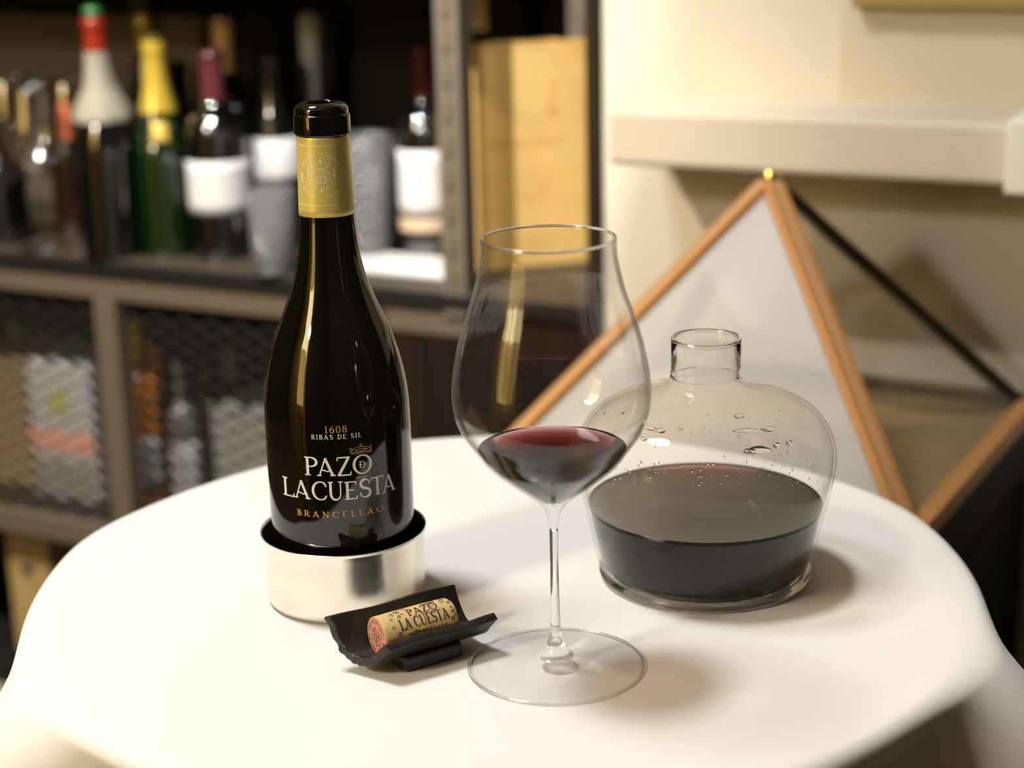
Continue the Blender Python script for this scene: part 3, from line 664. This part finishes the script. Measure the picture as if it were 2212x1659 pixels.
def mesh_panel(s0, s1, z0, z1):
    mb = MB(); sl = .50; dz = .023; y = .016; th = .0052
    for sg in (1, -1):
        lo = z0-(s1-s0)*sl if sg > 0 else z0; hi = z1 if sg > 0 else z1+(s1-s0)*sl; c = lo
        while c < hi:                                # line z = c + sg*sl*(s-s0)
            pts = []
            for s_ in (s0, s1):
                z_ = c+sg*sl*(s_-s0)
                if z0 <= z_ <= z1: pts.append((s_, z_))
            for z_ in (z0, z1):
                s_ = s0+(z_-c)/(sg*sl)
                if s0 < s_ < s1: pts.append((s_, z_))
            if len(pts) >= 2 and abs(pts[0][0]-pts[1][0]) > .004:
                mb.bar((pts[0][0], y+.001*sg, pts[0][1]), (pts[1][0], y+.001*sg, pts[1][1]), .002, th if sg < 0 else .003)
            c += dz
    return mb.build('mesh_panel', M['mesh'], cab)
mesh_panel(-.72, -.205, .30, CZT-.056); mesh_panel(-.170, .22, .30, CZT-.056)

# ---- bottles on the counter
BTL = {'bordeaux': [(.47, 0), (.5, .008), (.5, .58), (.49, .63), (.42, .685), (.28, .72), (.20, .75), (.185, .80), (.18, .96), (.20, .965), (.20, .985), (.17, 1)],
       'burgundy': [(.47, 0), (.5, .01), (.5, .42), (.48, .50), (.40, .58), (.29, .67), (.22, .75), (.185, .83), (.175, .95), (.20, .955), (.20, .985), (.17, 1)],
       'champagne': [(.47, 0), (.5, .01), (.5, .44), (.47, .52), (.40, .60), (.30, .70), (.22, .79), (.19, .86), (.18, .92), (.21, .925), (.21, .945), (.18, .96), (.20, .97), (.20, .99), (.12, 1)]}
def small_bottle(name, kind, loc, H, D, glass, label, capsule=None, cap_from=.76, lab=None, lab_z=(.2, .45), lab_arc=170, lab2=None, lab2_z=None, yaw=0):
    r = thing(name, label, 'bottle', loc, yaw, None)
    pr = [(a*D, b*H) for a, b in spline(BTL[kind], 5)]
    MB().lathe([(0, .001)]+pr+[(0, H)], 40).build('glass_body', glass, r, smooth=True)
    f = lambda z: float(np.interp(z, [p[1] for p in pr], [p[0] for p in pr]))
    if capsule:
        zz = np.linspace(cap_from*H, .995*H, 16)
        MB().lathe([(f(z)+.0006, z) for z in zz]+[(0, H+.001)], 32).build('capsule', capsule, r, smooth=True)
    fa = math.atan2(CAM[1]-loc[1], CAM[0]-loc[0])-yaw
    for lm, lz in ((lab, lab_z), (lab2, lab2_z)):
        if lm:
            n = 24; vs = []; fs = []
            for j, z in enumerate(np.linspace(lz[0]*H, lz[1]*H, 6)):
                for k in range(n+1):
                    a = fa+math.radians(lab_arc)*(k/n-.5); rr = f(z)+.0009; vs.append((rr*math.cos(a), rr*math.sin(a), z))
            for j in range(5):
                for k in range(n): fs.append((j*(n+1)+k, j*(n+1)+k+1, (j+1)*(n+1)+k+1, (j+1)*(n+1)+k))
            o = MB().add(vs, fs).build('label', lm, r, smooth=True); md = o.modifiers.new('t', 'SOLIDIFY'); md.thickness = .0004; md.offset = 0
    return r
def put(px, py, z=CZT): return on_z(px, py, z+.001)
def ht(p, ytop): return z_for(p, ytop)-p.z
caps = {k: mat(k+'_capsule', c, .16, metal=.3) for k, c in dict(plum=(.07, .015, .02), wine=(.055, .007, .007), red=(.17, .014, .006), gold=(.30, .21, .025), tan=(.50, .30, .12), green=(.02, .075, .02), dark=(.02, .015, .012)).items()}
p = put(485, 548); small_bottle('wine_bottle', 'bordeaux', p, ht(p, 108), .083, M['g_black'], 'dark wine bottle with plain white label and plum capsule, on the bar counter', caps['plum'], .76, M['paper'], (.22, .48))
p = put(512, 515); small_bottle('wine_bottle', 'bordeaux', p, ht(p, 36), .080, M['g_black'], 'dark bottle with tan capsule, behind the plum-capsuled bottle', caps['tan'], .76)
p = put(926, 558); small_bottle('wine_bottle', 'bordeaux', p, ht(p, 98), .070, M['g_black'], 'dark bottle with wine-red capsule and white label beside the pale metal post', caps['wine'], .78, M['paper'], (.22, .53), 170, mat('tan_strip', (.29, .21, .13), .6), (.145, .21))
p = put(366, 545); small_bottle('sparkling_wine_bottle', 'champagne', p, ht(p, 76), .072, M['g_green'], 'green sparkling wine bottle with gold foil on its neck, on the bar counter', caps['gold'], .66, mat('gold_seal', (.30, .21, .035), .4, metal=.3), (.53, .62), 40)
p = put(348, 505); small_bottle('sparkling_wine_bottle', 'champagne', p, ht(p, 22), .075, M['g_black'], 'tall bottle with pale gold crown behind the green sparkling bottle', caps['gold'], .82)
p = put(246, 549); b_ = small_bottle('liqueur_bottle', 'burgundy', p, ht(p, 36), .078, M['g_black'], 'black bottle with red cap and cream neck wrapper, left of the green bottle', caps['red'], .86)
H_ = ht(p, 36)
pr = spline([(.0385, .575*H_), (.0380, .60*H_), (.0300, .66*H_), (.0215, .72*H_), (.0170, .80*H_), (.0160, .86*H_)], 4)
MB().lathe(pr, 32, lambda r, z, a: r*(1+.06*math.sin(3*a)+.04*math.sin(7*a+z*90))).build('neck_wrapper', mat('cream_cloth', (.14, .125, .09), .8), b_, smooth=True)['label'] = 'cream crinkled wrapper on the neck'
MB().lathe([(0, H_*.995), (.013, H_*.995), (.013, H_+.010), (.009, H_+.014), (0, H_+.014)], 24).build('cap_top', caps['green'], b_, smooth=True)
p = put(608, 528); small_bottle('wine_bottle', 'burgundy', p, ht(p, 118), .080, M['g_black'], 'black bottle with white label partly behind the foreground bottle', caps['dark'], .80, M['paper'], (.36, .58))
p = put(562, 476); small_bottle('wine_bottle', 'burgundy', p, ht(p, 105), .074, M['g_black'], 'unlabelled black bottle at the back of the counter', caps['dark'], .80)
p = put(6, 518); small_bottle('wine_bottle', 'burgundy', p, ht(p, 235), .085, M['g_black'], 'squat black bottle cut by the left edge of the photo', caps['dark'], .85)
p = put(162, 508); small_bottle('bitters_bottle', 'bordeaux', p, ht(p, 225), .050, M['g_brown'], 'small brown bottle with an orange-red top, right of the clear glasses', mat('orange_cap', (.42, .10, .04), .5), .74)
p = put(408, 478); small_bottle('wine_bottle', 'burgundy', p, ht(p, 130), .074, M['g_black'], 'dark bottle in shade between green bottle and white-labelled bottle', caps['dark'], .80)
# tall grey flute vase
p = put(694, 505); r = thing('flute_vase', 'tall pale grey tapered vase rising behind the foreground bottle neck', 'vase', p)
H_ = ht(p, 32); MB().lathe(spline([(.019, 0), (.020, .004), (.006, .012), (.006, .3*H_), (.010, .55*H_), (.015, .85*H_), (.0165, .97*H_), (.0145, .995*H_), (.012, .99*H_), (.010, .8*H_)], 5), 32).build('body', mat('pale_grey_ceramic', (.36, .35, .32), .35), r, smooth=True)
# clear glasses
def wineglass_small(p, label, H, R):
    r = thing('stemmed_glass', label, 'glass', p, 0, 'clear stemmed glasses at the left end of the bar')
    pr = spline([(.0035, .42*H), (.012, .45*H), (R*.85, .60*H), (R, .72*H), (R*.93, .86*H), (R*.80, H)], 5)
    MB().lathe(pr+[(a-.0012, b) for a, b in reversed(pr[4:])], 36).build('bowl', M['clear'], r, smooth=True)
    MB().lathe([(.0035, .42*H), (.003, .2*H), (.0045, .03*H)], 12).build('stem', M['clear'], r, smooth=True)
    MB().lathe([(0, 0), (R*.95, 0), (R*.95, .002), (.0045, .03*H)], 36).build('foot', M['clear'], r, smooth=True)
    return r
p = put(100, 535); wineglass_small(p, 'clear stemmed glass in front of the others at the left end of the bar', ht(p, 185), .040)
p = put(50, 480); wineglass_small(p, 'clear stemmed glass standing at the back, nearest the left edge', ht(p, 165), .042)
p = put(178, 482); wineglass_small(p, 'clear stemmed glass just left of the red-capped bottle', ht(p, 170), .040)
crystal = mat('cut_crystal', (.40, .40, .41), .05, trans=.88, ior=1.6, bump=((130, 130, 130), .9, .01))
def tumbler(p, label, H, R):
    r = thing('crystal_tumbler', label, 'glass', p, 0, 'cut crystal tumblers on the bar')
    MB().lathe([(0, 0), (R*.8, 0), (R*.84, .004), (R, H), (R*.94, H), (R*.78, .012), (0, .010)], 36, lambda r_, z, a: r_*(1+.03*math.cos(14*a))).build('body', crystal, r, smooth=True); return r
p = put(592, 590); tumbler(p, 'cut crystal tumbler left of the foreground bottle shoulder', ht(p, 405), .030)
p = put(800, 560); tumbler(p, 'tall cut crystal tumbler just right of the foreground bottle', ht(p, 290), .034)
p = put(878, 530); tumbler(p, 'cut crystal tumbler at the back beside the red-capsuled bottle', ht(p, 300), .032)
p = put(760, 540); tumbler(p, 'cut crystal tumbler half hidden by the foreground bottle neck', ht(p, 310), .034)
# white tray
a_ = on_z(865, 588, CZT); tr = MB().box(-.085, .085, -.035, .055, .001, .012).build('serving_tray', M['paper'], bevel=.004); tr.location = a_; tr.rotation_euler = (0, 0, ANG)
tag(tr, 'flat white tray on the counter beneath the red-capsuled bottle', 'tray')
# wooden wine crate
c0 = on_z(1032, 588, CZT+.001); c1 = on_z(1290, 588, CZT+.001); ca = math.radians(18); cw = .140
cr = thing('wine_crate', 'upright pine wine crate with burnt markings, at the right end of the bar', 'crate', c0, ca)
CH = ht(c0, 98); cw = (c1-c0).length*.99
MB().box(.006, cw-.006, .006, .10, .006, CH-.006).build('body', M['crate'], cr, bevel=.002)
MB().box(0, cw, 0, .006, 0, CH).build('front_board', M['crate'], cr, bevel=.0015)
ink = Ink(lambda x, z: (x, -.0004, z), .01)
for k in range(13): x = .018+k*.0078; ink.stroke([(x, .155), (x+.0012, .164), (x+.0045, .164), (x+.003, .156)], .0016)
ink.build('burnt_lettering', M['brand'], cr)['label'] = 'illegible burnt lettering across the front board'
ink = Ink(lambda x, z: (x, -.0004, z), .01)
ink.stroke([(cw*.70, .185), (cw*.68, .21), (cw*.72, .225), (cw*.70, .235)], .005); ink.stroke([(cw*.64, .195), (cw*.76, .198)], .004)
ink.build('burnt_emblem', M['brand'], cr)['label'] = 'burnt emblem near the top right'
ink = Ink(lambda x, z: (x, -.0004, z), .01)
ink.stroke([(.050, .088), (.060, .100), (.064, .085), (.074, .096), (.080, .088), (.092, .104), (.098, .090)], .0035)
ink.build('burnt_signature', M['brand'], cr)['label'] = 'burnt scrawl near the bottom'
# pale tag hanging in the right bay
tg = on_bar(1030, 28, .20); o = MB().box(-.014, .014, 0, .001, -.022, .06).build('paper_tag', mat('pale_pink_paper', (.5, .40, .33), .7)); o.location = tg; o.rotation_euler = (0, 0, ANG)
tag(o, 'pale pinkish paper tag hanging above the wooden crate', 'tag')

# ---- things behind the mesh doors (lower shelf z = .30)
LZ = .301
def px_box(name, label, cat, m, px0, px1, ytop, y_loc, z0, depth, group=None):
    a = on_bar(px0, 900, y_loc); b = on_bar(px1, 900, y_loc); s0, s1 = loc_bar(a)[0], loc_bar(b)[0]
    zt = on_bar((px0+px1)/2, ytop, y_loc).z
    r = thing(name, label, cat, bar((s0+s1)/2, y_loc, z0), ANG); w = (s1-s0)/2
    MB().box(-w, w, 0, depth, 0, zt-z0).build('body', m, r, bevel=.002); return r, w, zt-z0
card = mat('kraft_cardboard', (.26, .18, .10), .8); pw = mat('pale_carton', (.34, .325, .30), .6)
r, w, hh_ = px_box('cardboard_box', 'brown cardboard box behind the left mesh door', 'box', card, -60, 62, 775, .09, LZ, .15)
r, w, hh_ = px_box('printed_carton', 'white printed carton behind the left mesh door, beside the cabinet post', 'box', pw, 66, 200, 785, .075, LZ, .12)
MB().box(-w*.35, w*.25, -.001, 0, hh_*.62, hh_*.80).build('picture_patch', mat('green_gold_print', (.32, .30, .10), .6), r)
MB().box(-w, w, -.001, 0, hh_*.35, hh_*.50).build('printed_band', mat('red_print', (.55, .26, .18), .6), r)
MB().box(-w, w*.9, -.001, 0, 0, hh_*.28).build('lower_panel', mat('grey_print', (.22, .20, .18), .6), r)
r, w, hh_ = px_box('pale_carton', 'pale grey carton behind the right mesh door, nearest the foreground bottle', 'box', pw, 455, 585, 880, .12, LZ, .12)
def mbottle(px, ytop, y_loc, D, glass, label, **k):
    q = on_bar(px, 900, y_loc); loc = Vector((q.x, q.y, LZ)); H = z_for(loc, ytop)-LZ
    return small_bottle('spirit_bottle', k.pop('kind', 'bordeaux'), loc, H, D, glass, label, **k)
mbottle(310, 690, .10, .050, mat('amber_glass', (.42, .14, .02), .15), 'amber bottle with yellow cap and white label behind the right mesh door', capsule=mat('yellow_cap', (.60, .45, .06), .4), cap_from=.80, lab=M['paper'], lab_z=(.10, .40), lab_arc=100)
mbottle(345, 745, .185, .056, mat('orange_glass', (.48, .15, .02), .2), 'orange bottle standing behind the amber one, behind the mesh door')
mbottle(395, 780, .085, .042, mat('frosted_glass', (.10, .09, .085), .2), 'clear dark bottle with tall white label behind the right mesh door', lab=M['paper'], lab_z=(.05, .50), lab_arc=160)
mbottle(508, 755, .255, .050, M['g_black'], 'dark bottle with white cap at the back behind the mesh door', capsule=M['paper'], cap_from=.8)
mbottle(58, 690, .26, .070, M['g_black'], 'dark bottle with gold top at the back behind the left mesh door', capsule=caps['gold'], cap_from=.85)
mbottle(450, 800, .17, .050, M['g_brown'], 'brown bottle between the white label and the pale carton, behind the mesh')
q = on_bar(60, 1160, .04); r = thing('wooden_crate', 'small pale wooden crate with a dark knot hole at the bottom left of the cabinet', 'crate', bar(loc_bar(q)[0], .04, .051), ANG)
MB().box(-.045, .035, 0, .2, 0, q.z-.051).build('body', wood_mat('pale_crate_wood', (.20, .135, .05), (.16, .105, .04)), r, bevel=.002)
MB().lathe([(0, .0), (.010, .0), (.010, .001), (0, .001)], 20).build('hole', M['lining'], r); r.children[-1].rotation_euler = (PI/2, 0, 0); r.children[-1].location = (-.008, -.0005, loc_bar(on_bar(52, 1228, .04))[2]-.051)

# ================================================================== ON THE RIGHT WALL
q = on_bar(2204, 250, YL+.01); o = MB().box(-.006, .10, YL-.02, YW, LZ0-.004, q.z).build('junction_box', M['white'], bevel=.003)
o.location = O + TX*loc_bar(q)[0]; o.rotation_euler = (0, 0, ANG); tag(o, 'white plastic box on the wall at the right end of the ledge', 'box')
q = on_bar(1840, 16, YW-.03); s0 = loc_bar(q)[0]
pc = thing('framed_picture', 'brown framed picture whose lower edge shows at the top right', 'picture', bar(s0, YW-.012, q.z), ANG)
MB().box(0, .60, -.02, 0, 0, .03).build('frame', mat('ochre_frame', (.30, .20, .06), .5), pc, bevel=.002)
MB().box(.0, .60, -.012, 0, .03, .40).build('picture_panel', mat('picture_print', (.45, .36, .20), .6), pc)

# ================================================================== OUT OF FRAME: the lit wall strip and its lamp that the bottle and glass mirror
struct(bb('pillar_front', M['pillar'], -1.5, .10, YF, YF+.10, 0, HC))
fl = thing('floor_lamp', 'tall warm column lamp standing by the ochre wall behind the camera', 'lamp', bar(-.12, YF+.35, 0), ANG)
MB().lathe([(0, 0), (.16, 0), (.16, .02), (.02, .03), (.02, .75), (0, .75)], 32).build('base', M['black'], fl, smooth=False)
MB().lathe([(0, .75), (.20, .75), (.20, 1.55), (0, 1.55)], 32).build('lower_shade', mat('amber_shade', (.6, .4, .1), .6, emit=(1, .68, .20), estr=4.5), fl)
MB().lathe([(0, 1.55), (.21, 1.55), (.21, 1.95), (0, 1.95)], 32).build('lamp_shade', mat('warm_shade', (.8, .7, .4), .6, emit=(1, .80, .42), estr=14), fl)

# ================================================================== pieces that belong to a part rather than to the whole thing
def under(root, child, part):
    kids = {c.name.split('.')[0]: c for c in root.children}
    kids[child].parent = kids[part]
under(bt, 'crest', 'neck_label'); under(bt, 'white_lettering', 'glass_body'); under(bt, 'gold_lettering', 'glass_body')
under(ck, 'end_stamp', 'stained_end'); under(ck, 'printed_marks', 'shaft')
under(gl, 'rim', 'bowl'); under(gl, 'foot_rim', 'foot'); under(de, 'rim', 'neck'); under(de, 'base_ring', 'body'); under(de, 'droplets', 'body')
for k in ('burnt_lettering', 'burnt_emblem', 'burnt_signature'): under(cr, k, 'front_board')
